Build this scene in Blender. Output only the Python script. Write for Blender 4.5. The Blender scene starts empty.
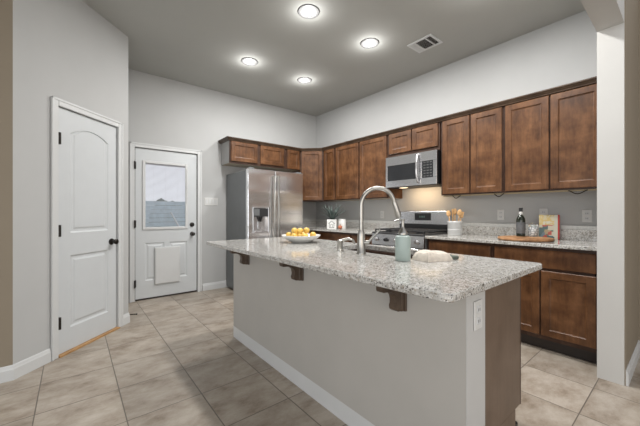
import bpy, bmesh, math, random
from mathutils import Vector, Matrix
random.seed(7)
C = bpy.context.scene
R = math.radians
PI = math.pi

# ------------------------------------------------------------------ camera, world, light, exposure
F_PX, HORIZON, PSI, CAM_H = 303.0, 212.5, 0.6834, 1.1734
cam = bpy.data.cameras.new('camera')
cam.sensor_fit = 'HORIZONTAL'
cam.sensor_width = 36.0
cam.lens = 36.0 * F_PX / 640.0
cam.shift_y = -(213.0 - HORIZON) / 640.0
cam.clip_start = 0.05
camo = bpy.data.objects.new('camera', cam)
C.collection.objects.link(camo)
camo.location = (0, 0, CAM_H)
camo.rotation_euler = (PI / 2, 0, -PSI)
C.camera = camo

W = bpy.data.worlds.new('sky')
C.world = W
W.use_nodes = True
bg = W.node_tree.nodes['Background']
bg.inputs[0].default_value = (0.93, 0.95, 1.0, 1)
bg.inputs[1].default_value = 0.95

LAMP_W = 21.0          # each recessed ceiling lamp, downward beam
HALO_W = 2.7           # the same lamp's spill along the ceiling
HOOD_W = 1.6           # cooktop lamp under the microwave

# large unseen fill light added at the left, brightening walls and island side
dl_ = bpy.data.lights.new('added_left_fill', 'AREA')
dl_.shape = 'RECTANGLE'
dl_.size, dl_.size_y = 5.0, 2.2
dl_.energy = 72.0
dl_.color = (.97, .99, 1.0)
dlo = bpy.data.objects.new('added_left_fill', dl_)
C.collection.objects.link(dlo)
dlo.location = (-4.0, -.6, 1.35)
dlo.rotation_euler = (R(90), 0, R(-80))
# unseen warm light added behind the camera for the base cabinets and floor
wl_ = bpy.data.lights.new('added_warm_fill', 'AREA')
wl_.shape = 'RECTANGLE'
wl_.size, wl_.size_y = 2.6, 1.4
wl_.energy = 34.0
wl_.color = (1.0, .86, .68)
wlo = bpy.data.objects.new('added_warm_fill', wl_)
C.collection.objects.link(wlo)
wlo.location = (-.3, -2.7, 1.5)
wlo.rotation_euler = (R(88), 0, R(-38))
C.view_settings.view_transform = 'Standard'
C.view_settings.look = 'None'
C.view_settings.gamma = 1.0
C.view_settings.use_curve_mapping = False
C.view_settings.exposure = 0.0

# ------------------------------------------------------------------ room dimensions (metres)
XR, YB, H = 3.677, 4.629, 3.045      # right wall, back wall, ceiling
XJ, YJ0, YJ1 = 2.892, 0.290, 0.428   # jamb of the opening, its two faces
HEAD = 2.46                          # underside of the opening's header
PCX, PCY = 0.4556, 3.7959            # right end of the angled pantry wall
PL = 1.11                            # its length
PLX, PLY = PCX - PL * math.sqrt(.5), PCY - PL * math.sqrt(.5)
CT = 0.914                           # counter top
CTB = 0.884                          # counter underside


# ------------------------------------------------------------------ materials
def new_mat(name):
    m = bpy.data.materials.new(name)
    m.use_nodes = True
    return m, m.node_tree, m.node_tree.nodes['Principled BSDF']


def node(nt, kind, **kw):
    n = nt.nodes.new(kind)
    for k, v in kw.items():
        setattr(n, k, v)
    return n


def obj_coords(nt, scale=(1, 1, 1)):
    tc = node(nt, 'ShaderNodeTexCoord')
    mp = node(nt, 'ShaderNodeMapping')
    mp.inputs['Scale'].default_value = scale
    nt.links.new(tc.outputs['Object'], mp.inputs['Vector'])
    return mp.outputs['Vector']


def noise(nt, vec, scale, detail=3, rough=.55):
    n = node(nt, 'ShaderNodeTexNoise')
    n.inputs['Scale'].default_value = scale
    n.inputs['Detail'].default_value = detail
    n.inputs['Roughness'].default_value = rough
    nt.links.new(vec, n.inputs['Vector'])
    return n.outputs['Fac']


def ramp(nt, fac, stops):
    r = node(nt, 'ShaderNodeValToRGB')
    els = r.color_ramp.elements
    while len(els) < len(stops):
        els.new(0.5)
    for e, (p, c) in zip(els, stops):
        e.position = p
        e.color = (*c, 1) if len(c) == 3 else c
    nt.links.new(fac, r.inputs['Fac'])
    return r.outputs['Color']


def mixc(nt, fac, a, b):
    m = node(nt, 'ShaderNodeMix', data_type='RGBA')
    for sock, v in ((m.inputs['Factor'], fac), (m.inputs['A'], a), (m.inputs['B'], b)):
        pass
    fi, ai, bi = m.inputs[0], m.inputs[6], m.inputs[7]
    for s, v in ((fi, fac), (ai, a), (bi, b)):
        if hasattr(v, 'links'):
            nt.links.new(v, s)
        elif isinstance(v, (int, float)):
            s.default_value = v
        else:
            s.default_value = (*v, 1)
    return m.outputs[2]


def bump(nt, bsdf, fac, strength, dist=.002):
    b = node(nt, 'ShaderNodeBump')
    b.inputs['Strength'].default_value = strength
    b.inputs['Distance'].default_value = dist
    nt.links.new(fac, b.inputs['Height'])
    nt.links.new(b.outputs['Normal'], bsdf.inputs['Normal'])


def plain(name, col, rough=.5, metal=0., var=.06, scale=9., bmp=0., spec=None):
    m, nt, b = new_mat(name)
    v = obj_coords(nt)
    n = noise(nt, v, scale)
    lo = tuple(max(0, c * (1 - var)) for c in col)
    hi = tuple(min(1, c * (1 + var)) for c in col)
    nt.links.new(ramp(nt, n, [(.3, lo), (.7, hi)]), b.inputs['Base Color'])
    b.inputs['Roughness'].default_value = rough
    b.inputs['Metallic'].default_value = metal
    if spec is not None:
        b.inputs['Specular IOR Level'].default_value = spec
    if bmp:
        bump(nt, b, noise(nt, v, 160, 2), bmp, .001)
    return m


def wood(name, dark, mid, light, stretch=(9, 9, 1.6), rough=.38):
    m, nt, b = new_mat(name)
    v = obj_coords(nt, stretch)
    v2 = obj_coords(nt)
    grain = noise(nt, v, 4.0, 6, .62)
    blotch = noise(nt, v2, 6.0, 4, .6)
    c1 = ramp(nt, grain, [(.28, dark), (.5, mid), (.74, light)])
    c2 = ramp(nt, blotch, [(.36, dark), (.52, mid), (.68, light)])
    nt.links.new(mixc(nt, .6, c1, c2), b.inputs['Base Color'])
    b.inputs['Roughness'].default_value = rough
    b.inputs['Specular IOR Level'].default_value = .32
    bump(nt, b, grain, .06, .001)
    return m


def granite(name):
    m, nt, b = new_mat(name)
    v = obj_coords(nt)
    base = ramp(nt, noise(nt, v, 34, 5, .65), [(.30, (.26, .243, .212)), (.46, (.43, .418, .388)), (.66, (.60, .595, .57))])
    tan = ramp(nt, noise(nt, v, 70, 3, .6), [(.57, (0, 0, 0)), (.68, (.8, .8, .8))])
    c = mixc(nt, tan, base, (.34, .285, .215))
    grey = ramp(nt, noise(nt, v, 95, 4, .65), [(.54, (0, 0, 0)), (.62, (.9, .9, .9))])
    c = mixc(nt, grey, c, (.19, .185, .18))
    vo = node(nt, 'ShaderNodeTexVoronoi')
    vo.inputs['Scale'].default_value = 220
    nt.links.new(v, vo.inputs['Vector'])
    sp = node(nt, 'ShaderNodeSeparateColor')
    nt.links.new(vo.outputs['Color'], sp.inputs[0])
    blk = ramp(nt, sp.outputs[0], [(.89, (0, 0, 0)), (.91, (1, 1, 1))])
    c = mixc(nt, blk, c, (.085, .075, .065))
    wht = ramp(nt, sp.outputs[1], [(.84, (0, 0, 0)), (.86, (1, 1, 1))])
    c = mixc(nt, wht, c, (.62, .61, .59))
    nt.links.new(c, b.inputs['Base Color'])
    b.inputs['Roughness'].default_value = .10
    b.inputs['Specular IOR Level'].default_value = .75
    return m


def tile_floor():
    m, nt, b = new_mat('stone_floor_tile')
    tc = node(nt, 'ShaderNodeTexCoord')
    sep = node(nt, 'ShaderNodeSeparateXYZ')
    nt.links.new(tc.outputs['Object'], sep.inputs[0])

    def grid(out, off, pitch):
        a = node(nt, 'ShaderNodeMath', operation='SUBTRACT')
        nt.links.new(out, a.inputs[0])
        a.inputs[1].default_value = off
        d = node(nt, 'ShaderNodeMath', operation='DIVIDE')
        nt.links.new(a.outputs[0], d.inputs[0])
        d.inputs[1].default_value = pitch
        fl = node(nt, 'ShaderNodeMath', operation='FLOOR')
        nt.links.new(d.outputs[0], fl.inputs[0])
        fr = node(nt, 'ShaderNodeMath', operation='SUBTRACT')
        nt.links.new(d.outputs[0], fr.inputs[0])
        nt.links.new(fl.outputs[0], fr.inputs[1])
        pp = node(nt, 'ShaderNodeMath', operation='PINGPONG')
        nt.links.new(fr.outputs[0], pp.inputs[0])
        pp.inputs[1].default_value = .5
        return fl.outputs[0], pp.outputs[0]
    ix, dx = grid(sep.outputs[0], .645, .41)
    iy, dy = grid(sep.outputs[1], 2.404, .3975)
    mn = node(nt, 'ShaderNodeMath', operation='MINIMUM')
    nt.links.new(dx, mn.inputs[0])
    nt.links.new(dy, mn.inputs[1])
    grout = ramp(nt, mn.outputs[0], [(.005, (1, 1, 1)), (.009, (0, 0, 0))])
    cell = node(nt, 'ShaderNodeCombineXYZ')
    nt.links.new(ix, cell.inputs[0])
    nt.links.new(iy, cell.inputs[1])
    wn = node(nt, 'ShaderNodeTexWhiteNoise')
    nt.links.new(cell.outputs[0], wn.inputs['Vector'])
    # each tile takes its own patch of a stretched stone pattern
    sc = node(nt, 'ShaderNodeVectorMath', operation='SCALE')
    nt.links.new(wn.outputs['Color'], sc.inputs[0])
    sc.inputs['Scale'].default_value = 37.
    ad = node(nt, 'ShaderNodeVectorMath', operation='ADD')
    nt.links.new(tc.outputs['Object'], ad.inputs[0])
    nt.links.new(sc.outputs[0], ad.inputs[1])
    mp = node(nt, 'ShaderNodeMapping')
    mp.inputs['Scale'].default_value = (1.5, 2.5, 1)
    mp.inputs['Rotation'].default_value = (0, 0, .35)
    nt.links.new(ad.outputs[0], mp.inputs['Vector'])
    cloud = noise(nt, mp.outputs[0], 2.7, 10, .72)
    stone = ramp(nt, cloud, [(.32, (.205, .158, .115)), (.44, (.315, .265, .212)), (.55, (.385, .335, .278)), (.70, (.47, .42, .36))])
    sepc = node(nt, 'ShaderNodeMapRange')
    nt.links.new(wn.outputs['Value'], sepc.inputs['Value'])
    sepc.inputs['To Min'].default_value = .88
    sepc.inputs['To Max'].default_value = 1.06
    mul = node(nt, 'ShaderNodeVectorMath', operation='SCALE')
    nt.links.new(stone, mul.inputs[0])
    nt.links.new(sepc.outputs[0], mul.inputs['Scale'])
    c = mixc(nt, grout, mul.outputs[0], (.125, .105, .085))
    nt.links.new(c, b.inputs['Base Color'])
    b.inputs['Roughness'].default_value = .36
    inv = node(nt, 'ShaderNodeMath', operation='SUBTRACT')
    inv.inputs[0].default_value = 1
    nt.links.new(grout, inv.inputs[1])
    bump(nt, b, inv.outputs[0], .5, .002)
    return m


def steel(name, col=(.60, .60, .61), rough=.26, axis=(2, 2, 120)):
    m, nt, b = new_mat(name)
    v = obj_coords(nt, axis)
    n = noise(nt, v, 6, 3, .5)
    nt.links.new(ramp(nt, n, [(.3, tuple(c * .93 for c in col)), (.7, tuple(min(1, c * 1.05) for c in col))]), b.inputs['Base Color'])
    b.inputs['Metallic'].default_value = 1
    b.inputs['Roughness'].default_value = rough
    b.inputs['Anisotropic'].default_value = .4
    return m


def door_steel(name):
    m, nt, b = new_mat(name)
    v = obj_coords(nt, (2, 2, 120))
    n = noise(nt, v, 6, 3, .5)
    nt.links.new(ramp(nt, n, [(.3, (.76, .77, .78)), (.7, (.84, .85, .86))]), b.inputs['Base Color'])
    b.inputs['Metallic'].default_value = 1
    b.inputs['Roughness'].default_value = .22
    w = noise(nt, obj_coords(nt, (.22, .22, 2.6)), 2.2, 0, .4)
    bump(nt, b, w, .3, .05)
    return m


def emit(name, col, strength):
    m, nt, b = new_mat(name)
    b.inputs['Base Color'].default_value = (*col, 1)
    b.inputs['Emission Color'].default_value = (*col, 1)
    b.inputs['Emission Strength'].default_value = strength
    return m


def glass(name, col=(1, 1, 1), rough=.0, ior=1.45):
    m, nt, b = new_mat(name)
    b.inputs['Base Color'].default_value = (*col, 1)
    b.inputs['Transmission Weight'].default_value = 1
    b.inputs['Roughness'].default_value = rough
    b.inputs['IOR'].default_value = ior
    return m


def thin_glass(name):
    m, nt, b = new_mat(name)
    nt.nodes.remove(b)
    out = nt.nodes['Material Output']
    tr = node(nt, 'ShaderNodeBsdfTransparent')
    tr.inputs[0].default_value = (.97, .975, .985, 1)
    gl = node(nt, 'ShaderNodeBsdfGlossy')
    gl.inputs['Roughness'].default_value = .02
    fr = node(nt, 'ShaderNodeFresnel')
    fr.inputs[0].default_value = 1.12
    mx = node(nt, 'ShaderNodeMixShader')
    nt.links.new(fr.outputs[0], mx.inputs[0])
    nt.links.new(tr.outputs[0], mx.inputs[1])
    nt.links.new(gl.outputs[0], mx.inputs[2])
    nt.links.new(mx.outputs[0], out.inputs['Surface'])
    return m


M = dict(
    wall=plain('grey_wall_paint', (.445, .450, .446), .75, var=.02, scale=3, bmp=.10),
    tan=plain('tan_wall_warm_lit', (.245, .205, .152), .75, var=.02, scale=3, bmp=.10),  # warm dim light of the camera's room put into the wall colour
    jamb=plain('opening_paint', (.50, .495, .475), .7, var=.02, scale=3, bmp=.08),
    ceiling=plain('ceiling_paint', (.41, .415, .395), .85, var=.02, scale=2, bmp=.15),
    white=plain('white_trim_paint', (.575, .585, .585), .38, var=.015),
    door=plain('white_door_paint', (.545, .568, .58), .38, var=.015),
    floor=tile_floor(),
    post=plain('island_end_paint', (.50, .50, .49), .5, var=.015),
    knee=plain('island_wall_paint', (.415, .400, .372), .7, var=.03, scale=4, bmp=.10),
    wood=wood('stained_cabinet_wood', (.042, .017, .007), (.105, .045, .018), (.19, .090, .040)),
    wood_dark=wood('dark_wood_gap_shade', (.030, .014, .009), (.055, .028, .018), (.085, .048, .032)),  # darker than the doors; on face frames, gap shade put into the colour
    wood_end=wood('island_end_veneer', (.100, .064, .042), (.130, .086, .058), (.160, .110, .078), (14, 14, 1), .30),
    crown=wood('crown_wood', (.040, .024, .015), (.070, .044, .028), (.105, .068, .044), (3, 3, 12)),
    corbel=wood('corbel_wood', (.045, .030, .021), (.080, .056, .040), (.12, .088, .064), (4, 4, 8)),
    ply=plain('pale_birch_board', (.46, .39, .30), .6, var=.1, scale=6),
    side=plain('grey_laminate', (.36, .355, .35), .5, var=.05),
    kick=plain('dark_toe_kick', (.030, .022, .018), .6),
    granite=granite('speckled_granite'),
    steel=steel('brushed_steel'),
    steel_h=steel('brushed_steel_across', (.62, .62, .63), .24, (2, 120, 120)),
    nickel=steel('brushed_nickel', (.37, .36, .335), .30, (3, 3, 60)),
    fridge_side=plain('grey_enamel', (.17, .18, .185), .4, metal=.35, var=.04),
    black=plain('black_plastic', (.012, .012, .013), .3),
    blackglass=plain('black_glass', (.018, .019, .021), .07),
    iron=plain('cast_iron', (.02, .02, .021), .55),
    bronze=plain('dark_bronze', (.028, .024, .021), .32, metal=.6),
    plate=plain('outlet_plate', (.60, .60, .585), .4, var=.02),
    slot=plain('socket_slots', (.05, .05, .05), .5),
    ceramic=plain('white_ceramic', (.74, .74, .72), .18, var=.02),
    lemon=plain('lemon_skin', (.68, .43, .085), .42, var=.16, scale=30, bmp=.2),
    stem=plain('stem_end', (.20, .14, .03), .6),
    teal=plain('sage_glaze', (.34, .41, .385), .34, var=.03),
    towel=plain('cream_terry', (.61, .55, .475), .95, var=.14, scale=45, bmp=.8),
    stripe=plain('grey_green_patch', (.10, .115, .095), .9, var=.2, scale=40),  # darker tone at the towel's right end
    crock=plain('pale_crock_glaze', (.58, .585, .58), .35, metal=.1, var=.05),
    spoonwood=plain('pale_beech', (.60, .36, .16), .55, var=.2, scale=20),
    olive=wood('olive_board_wood', (.10, .045, .020), (.34, .17, .075), (.58, .36, .19), (5, 14, 14), .6),
    bottle=plain('dark_green_bottle_glass', (.012, .016, .010), .07),
    label=plain('grey_bottle_label', (.10, .105, .11), .6, var=.25, scale=40),
    pageside=plain('page_edges', (.70, .66, .58), .8),
    red=plain('red_book_spine', (.50, .035, .025), .45),
    leaf=plain('grey_green_leaf', (.085, .115, .105), .5, var=.3, scale=15),
    orange=plain('orange_glaze', (.50, .17, .09), .4, var=.1),
    blind=plain('blind_slats', (.72, .70, .74), .5),
    pane=thin_glass('window_glass'),
    jar=glass('clear_glass', (.92, .97, .95), .02),
    lens=emit('lamp_lens', (1, .985, .96), 9.0),
    diffuse_ring=plain('lamp_baffle', (.26, .26, .26), .5),
    rim=plain('lamp_rim', (.10, .10, .10), .5),
    hoodlens=emit('cooktop_lamp_lens', (1, .78, .50), 3.0),
    keys=plain('dim_keys', (.06, .06, .06), .5),
    fridge=door_steel('refrigerator_steel'),
    clock=emit('clock_digits', (.06, .11, .10), .04),
    fence=plain('weathered_fence_boards', (.60, .71, .78), .85, var=.12, scale=5),
    ground=plain('dry_lawn', (.16, .17, .09), .95, var=.3, scale=3),
    tree=plain('tree_foliage', (.10, .13, .11), .9, var=.4, scale=3),
    threshold=wood('oak_threshold', (.30, .16, .06), (.42, .24, .10), (.52, .32, .15)),
    strip=plain('tan_light_strip', (.42, .34, .22), .5),
    cable=plain('dark_cable', (.035, .027, .018), .5),
    edge_sheen=plain('granite_edge_sheen', (.46, .46, .44), .3, var=.12, scale=60),  # pale tone standing for light reflected off the polished granite edge
)


def book_cover():
    m, nt, b = new_mat('cookbook_cover')
    tc = node(nt, 'ShaderNodeTexCoord')
    vo = node(nt, 'ShaderNodeTexVoronoi', distance='CHEBYCHEV')
    vo.inputs['Scale'].default_value = 26
    nt.links.new(tc.outputs['Object'], vo.inputs['Vector'])
    s = node(nt, 'ShaderNodeSeparateColor')
    nt.links.new(vo.outputs['Color'], s.inputs[0])
    pics = ramp(nt, s.outputs[0], [(0, (.50, .10, .07)), (.18, (.10, .16, .16)), (.36, (.62, .56, .44)), (.55, (.18, .24, .28)), (.72, (.45, .34, .2)), (.88, (.12, .2, .13))])
    pics.node.color_ramp.interpolation = 'CONSTANT'
    sp = node(nt, 'ShaderNodeSeparateXYZ')
    nt.links.new(tc.outputs['Object'], sp.inputs[0])
    band = ramp(nt, sp.outputs[2], [(.135, (0, 0, 0)), (.14, (1, 1, 1))])
    top = ramp(nt, noise(nt, tc.outputs['Object'], 16, 2), [(.42, (.66, .60, .42)), (.55, (.66, .48, .14)), (.62, (.68, .64, .5))])
    edge = ramp(nt, sp.outputs[0], [(.118, (0, 0, 0)), (.122, (1, 1, 1))])
    c = mixc(nt, band, pics, top)
    c = mixc(nt, edge, c, (.62, .60, .48))
    nt.links.new(c, b.inputs['Base Color'])
    b.inputs['Roughness'].default_value = .4
    return m


M['cover'] = book_cover()


def patterned_ceramic():
    m, nt, b = new_mat('patterned_jar_band')
    v = obj_coords(nt)
    vo = node(nt, 'ShaderNodeTexVoronoi', feature='DISTANCE_TO_EDGE')
    vo.inputs['Scale'].default_value = 45
    nt.links.new(v, vo.inputs['Vector'])
    nt.links.new(ramp(nt, vo.outputs['Distance'], [(.08, (.22, .24, .25)), (.16, (.62, .63, .62))]), b.inputs['Base Color'])
    b.inputs['Roughness'].default_value = .35
    return m


M['pattern'] = patterned_ceramic()


# ------------------------------------------------------------------ mesh helpers
class MB:
    def __init__(s):
        s.bm = bmesh.new()

    def box(s, x0, x1, y0, y1, z0, z1, bev=0., seg=1):
        ret = bmesh.ops.create_cube(s.bm, size=1)
        vs = ret['verts']
        for v in vs:
            v.co = Vector(((x0 + x1) / 2 + v.co.x * (x1 - x0), (y0 + y1) / 2 + v.co.y * (y1 - y0), (z0 + z1) / 2 + v.co.z * (z1 - z0)))
        if bev:
            es = list({e for v in vs for e in v.link_edges})
            bmesh.ops.bevel(s.bm, geom=es, offset=bev, segments=seg, affect='EDGES', profile=.5)
        return s

    def prism(s, pts, z0, z1, mat=None):
        """polygon pts (x,y) extruded z0..z1, then transformed by mat"""
        lo = [s.bm.verts.new((x, y, z0)) for x, y in pts]
        hi = [s.bm.verts.new((x, y, z1)) for x, y in pts]
        n = len(pts)
        fs = [s.bm.faces.new(lo[::-1]), s.bm.faces.new(hi)]
        for i in range(n):
            fs.append(s.bm.faces.new((lo[i], lo[(i + 1) % n], hi[(i + 1) % n], hi[i])))
        if mat:
            for v in lo + hi:
                v.co = mat @ v.co
        return s

    def lathe(s, prof, seg=28, mat=None, sx=1., sy=1.):
        rings = []
        for r, z in prof:
            if r < 1e-6:
                rings.append([s.bm.verts.new((0, 0, z))])
            else:
                rings.append([s.bm.verts.new((r * sx * math.cos(2 * PI * i / seg), r * sy * math.sin(2 * PI * i / seg), z)) for i in range(seg)])
        for a, b in zip(rings, rings[1:]):
            for i in range(seg):
                j = (i + 1) % seg
                if len(a) == 1 and len(b) == 1:
                    continue
                if len(a) == 1:
                    s.bm.faces.new((a[0], b[i], b[j]))
                elif len(b) == 1:
                    s.bm.faces.new((a[i], a[j], b[0]))
                else:
                    s.bm.faces.new((a[i], a[j], b[j], b[i]))
        if mat:
            for r_ in rings:
                for v in r_:
                    v.co = mat @ v.co
        return s

    def tube(s, path, rad, seg=12, cap=True):
        path = [Vector(p) for p in path]
        rads = rad if isinstance(rad, (list, tuple)) else [rad] * len(path)
        t0 = (path[1] - path[0]).normalized()
        up = Vector((0, 0, 1)) if abs(t0.z) < .9 else Vector((1, 0, 0))
        nrm = t0.cross(up).normalized()
        rings = []
        for i, p in enumerate(path):
            if i == 0:
                t = t0
            elif i == len(path) - 1:
                t = (path[i] - path[i - 1]).normalized()
            else:
                t = ((path[i + 1] - path[i]).normalized() + (path[i] - path[i - 1]).normalized()).normalized()
            nrm = (nrm - t * nrm.dot(t)).normalized()
            bn = t.cross(nrm)
            rings.append([s.bm.verts.new(p + (nrm * math.cos(2 * PI * k / seg) + bn * math.sin(2 * PI * k / seg)) * rads[i]) for k in range(seg)])
        for a, b in zip(rings, rings[1:]):
            for k in range(seg):
                j = (k + 1) % seg
                s.bm.faces.new((a[k], a[j], b[j], b[k]))
        if cap:
            s.bm.faces.new(rings[0][::-1])
            s.bm.faces.new(rings[-1])
        return s

    def sphere(s, r, loc, sx=1, sy=1, sz=1, seg=16, rot=None):
        ret = bmesh.ops.create_uvsphere(s.bm, u_segments=seg, v_segments=max(6, seg // 2), radius=r)
        for v in ret['verts']:
            c = Vector((v.co.x * sx, v.co.y * sy, v.co.z * sz))
            if rot:
                c = rot @ c
            v.co = c + Vector(loc)
        return s

    def sweep_profile(s, path, prof, closed_prof=True):
        """profile (out, up) carried along an xy path [(x,y)], mitred; out = right-hand side of travel"""
        n = len(path)
        P = [Vector(p) for p in path]
        rings = []
        for i in range(n):
            d0 = (P[i] - P[i - 1]).normalized() if i else (P[1] - P[0]).normalized()
            d1 = (P[i + 1] - P[i]).normalized() if i < n - 1 else d0
            n0, n1 = Vector((d0.y, -d0.x)), Vector((d1.y, -d1.x))
            mdir = (n0 + n1)
            mdir = mdir / max(.2, mdir.dot(n0))
            rings.append([s.bm.verts.new((P[i].x + mdir.x * o, P[i].y + mdir.y * o, u)) for o, u in prof])
        k = len(prof)
        for a, b in zip(rings, rings[1:]):
            for j in range(k):
                q = (j + 1) % k
                s.bm.faces.new((a[j], b[j], b[q], a[q]))
        s.bm.faces.new(rings[0])
        s.bm.faces.new(rings[-1][::-1])
        return s

    def build(s, name, mat, parent=None, smooth=False, world=False, origin=True, mats=None):
        bm = s.bm
        bmesh.ops.recalc_face_normals(bm, faces=bm.faces)
        off = Vector((0, 0, 0))
        if parent is not None and world:
            off = parent.location.copy()
        elif parent is None and origin:
            xs = [v.co for v in bm.verts]
            lo = Vector([min(c[i] for c in xs) for i in range(3)])
            hi = Vector([max(c[i] for c in xs) for i in range(3)])
            off = Vector(((lo.x + hi.x) / 2, (lo.y + hi.y) / 2, lo.z))
        bmesh.ops.translate(bm, verts=bm.verts, vec=-off)
        me = bpy.data.meshes.new(name)
        bm.to_mesh(me)
        bm.free()
        me.materials.append(mat)
        if smooth:
            me.polygons.foreach_set('use_smooth', [True] * len(me.polygons))
            try:
                me.set_sharp_from_angle(angle=R(40))
            except Exception:
                pass
        o = bpy.data.objects.new(name, me)
        C.collection.objects.link(o)
        if parent is not None:
            o.parent = parent
        elif origin:
            o.location = off
        return o


def box(name, mat, parent, x0, x1, y0, y1, z0, z1, bev=0., world=False, seg=1):
    return MB().box(x0, x1, y0, y1, z0, z1, bev, seg).build(name, mat, parent, world=world)


def thing(name, label, cat, loc=(0, 0, 0), rotz=0., group=None):
    o = bpy.data.objects.new(name, None)
    o.empty_display_size = .1
    C.collection.objects.link(o)
    o.location = loc
    o.rotation_euler = (0, 0, rotz)
    o['label'] = label
    o['category'] = cat
    if group:
        o['group'] = group
    return o


def tag(o, label, cat, group=None):
    o['label'] = label
    o['category'] = cat
    if group:
        o['group'] = group
    return o


def struct(o, label=None):
    o['kind'] = 'structure'
    if label:
        o['label'] = label
    return o


def dup(root, loc, label, rotz=None, group=None):
    r = root.copy()
    C.collection.objects.link(r)
    r.location = loc
    if rotz is not None:
        r.rotation_euler = (0, 0, rotz)
    r['label'] = label
    if group:
        r['group'] = group
    for ch in list(root.children):
        c = ch.copy()
        C.collection.objects.link(c)
        c.parent = r
        for g in ch.children:
            d = g.copy()
            C.collection.objects.link(d)
            d.parent = c
    return r


def panel_door_mesh(w, h, t=.020, fr=.055, x=0., z=0., y=0., rec=.009):
    """recessed-panel cabinet door; back at local y, front towards -y"""
    b = MB()
    bm = b.bm

    def ring(i, yy):
        return [bm.verts.new(p) for p in ((x + i, yy, z + i), (x + w - i, yy, z + i), (x + w - i, yy, z + h - i), (x + i, yy, z + h - i))]
    f = min(fr, w * .3, h * .3)
    rs = [ring(0, y), ring(0, y - t + .004), ring(.005, y - t), ring(f, y - t), ring(f + .006, y - t + rec * .75), ring(f + .013, y - t + rec)]
    bm.faces.new(rs[0])
    for a, c in zip(rs, rs[1:]):
        for i in range(4):
            j = (i + 1) % 4
            bm.faces.new((a[i], a[j], c[j], c[i]))
    bm.faces.new(rs[-1])
    return b


def slab_mesh(w, h, t, panels=(), holes=(), z0=0., inset=.014, rec=.008):
    """door slab, x 0..w, front face at y=0, back at y=t; panels recess from the front, holes go right through"""
    b = MB()
    bm = b.bm

    def loop(pts, y):
        vs = [bm.verts.new((px, y, pz)) for px, pz in pts]
        es = [bm.edges.new((vs[i], vs[(i + 1) % len(vs)])) for i in range(len(vs))]
        return vs, es
    outer = [(0, z0), (w, z0), (w, h), (0, h)]
    vf, ef = loop(outer, 0)
    edges = list(ef)
    hv = []
    for p in panels:
        v, e = loop(p, 0)
        edges += e
        hv.append((v, p))
    hh = []
    for p in holes:
        v, e = loop(p, 0)
        edges += e
        hh.append((v, p))
    bmesh.ops.triangle_fill(bm, use_beauty=True, use_dissolve=False, edges=edges)
    vb, eb = loop(outer, t)
    edges = list(eb)
    hb = []
    for p in holes:
        v, e = loop(p, t)
        edges += e
        hb.append(v)
    bmesh.ops.triangle_fill(bm, use_beauty=True, use_dissolve=False, edges=edges)
    for i in range(4):
        j = (i + 1) % 4
        bm.faces.new((vf[i], vf[j], vb[j], vb[i]))
    for (v, p), q in zip(hh, hb):
        n = len(v)
        for i in range(n):
            j = (i + 1) % n
            bm.faces.new((v[i], v[j], q[j], q[i]))
    for v, p in hv:
        cx = sum(a for a, _ in p) / len(p)
        cz = sum(c for _, c in p) / len(p)
        hw = max(abs(a - cx) for a, _ in p)
        hz = max(abs(c - cz) for _, c in p)
        prev = v
        for ins, dy in ((inset, rec), (inset * 2.4, rec), (inset * 3.6, .002)):
            cur = [bm.verts.new((cx + (a - cx) * (1 - ins / hw), dy, cz + (c - cz) * (1 - ins / hz))) for a, c in p]
            for i in range(len(p)):
                j = (i + 1) % len(p)
                bm.faces.new((prev[i], prev[j], cur[j], cur[i]))
            prev = cur
        bm.faces.new(prev)
    return b


# ================================================================== the room
struct(MB().box(-4.5, XR + .14, -3.0, YB + .14, -.10, 0).build('floor', M['floor'], origin=False))
struct(MB().box(-4.5, XR + .14, YJ1 - .08, YB + .14, H, H + .12).build('ceiling', M['ceiling']))
struct(MB().box(XR, XR + .14, YJ0, YB + .14, 0, H).build('wall_right', M['wall']))

DX0, DX1, DZ = .628, 1.424, 2.035       # exterior door slab
CW = .060                                # casing width
wb = MB()
wb.box(PCX, DX0 - .012, YB, YB + .14, 0, H)
wb.box(DX1 + .012, XR, YB, YB + .14, 0, H)
wb.box(DX0 - .012, DX1 + .012, YB, YB + .14, DZ + .012, H)
struct(wb.build('wall_back', M['wall']))
# angled pantry wall, local x from its left corner
A45 = R(45)
pw = bpy.data.objects.new('tmp', None)
PX0, PX1, PZ = .325, .955, 2.035
wl = MB()
wl.box(0, PX0 - .010, 0, .12, 0, H)
wl.box(PX1 + .010, PL, 0, .12, 0, H)
wl.box(PX0 - .010, PX1 + .010, 0, .12, PZ + .010, H)
o = wl.build('wall_pantry', M['wall'], origin=False)
o.location = (PLX, PLY, 0)
o.rotation_euler = (0, 0, A45)
struct(o)
bpy.data.objects.remove(pw)
struct(MB().prism([(PCX, PCY), (PCX, YB), (PCX - .12, YB), (PCX - .12, PCY + .05)], 0, H).build('wall_left', M['wall']))
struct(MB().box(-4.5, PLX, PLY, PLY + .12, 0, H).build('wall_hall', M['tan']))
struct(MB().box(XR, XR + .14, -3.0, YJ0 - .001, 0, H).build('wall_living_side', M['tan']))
# wing wall and header round the opening towards the camera's room
wf = MB()
wf.box(XJ, XR, YJ0, YJ1, 0, H, 0)
wf.box(-4.5, XJ, YJ0, YJ1, HEAD, H)
struct(wf.build('wall_front', M['jamb']))
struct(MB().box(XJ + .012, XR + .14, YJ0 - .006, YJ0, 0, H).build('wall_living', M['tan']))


def baseboard(name, path, out=.014, h=.105):
    prof = [(0, 0), (out, 0), (out, h * .72), (out * .75, h * .80), (out * .55, h * .93), (out * .3, h), (0, h)]
    return struct(MB().sweep_profile(path, prof).build(name, M['white']))


s2 = math.sqrt(.5)


def on_pantry(x):
    return (PLX + x * s2, PLY + x * s2)


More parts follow.
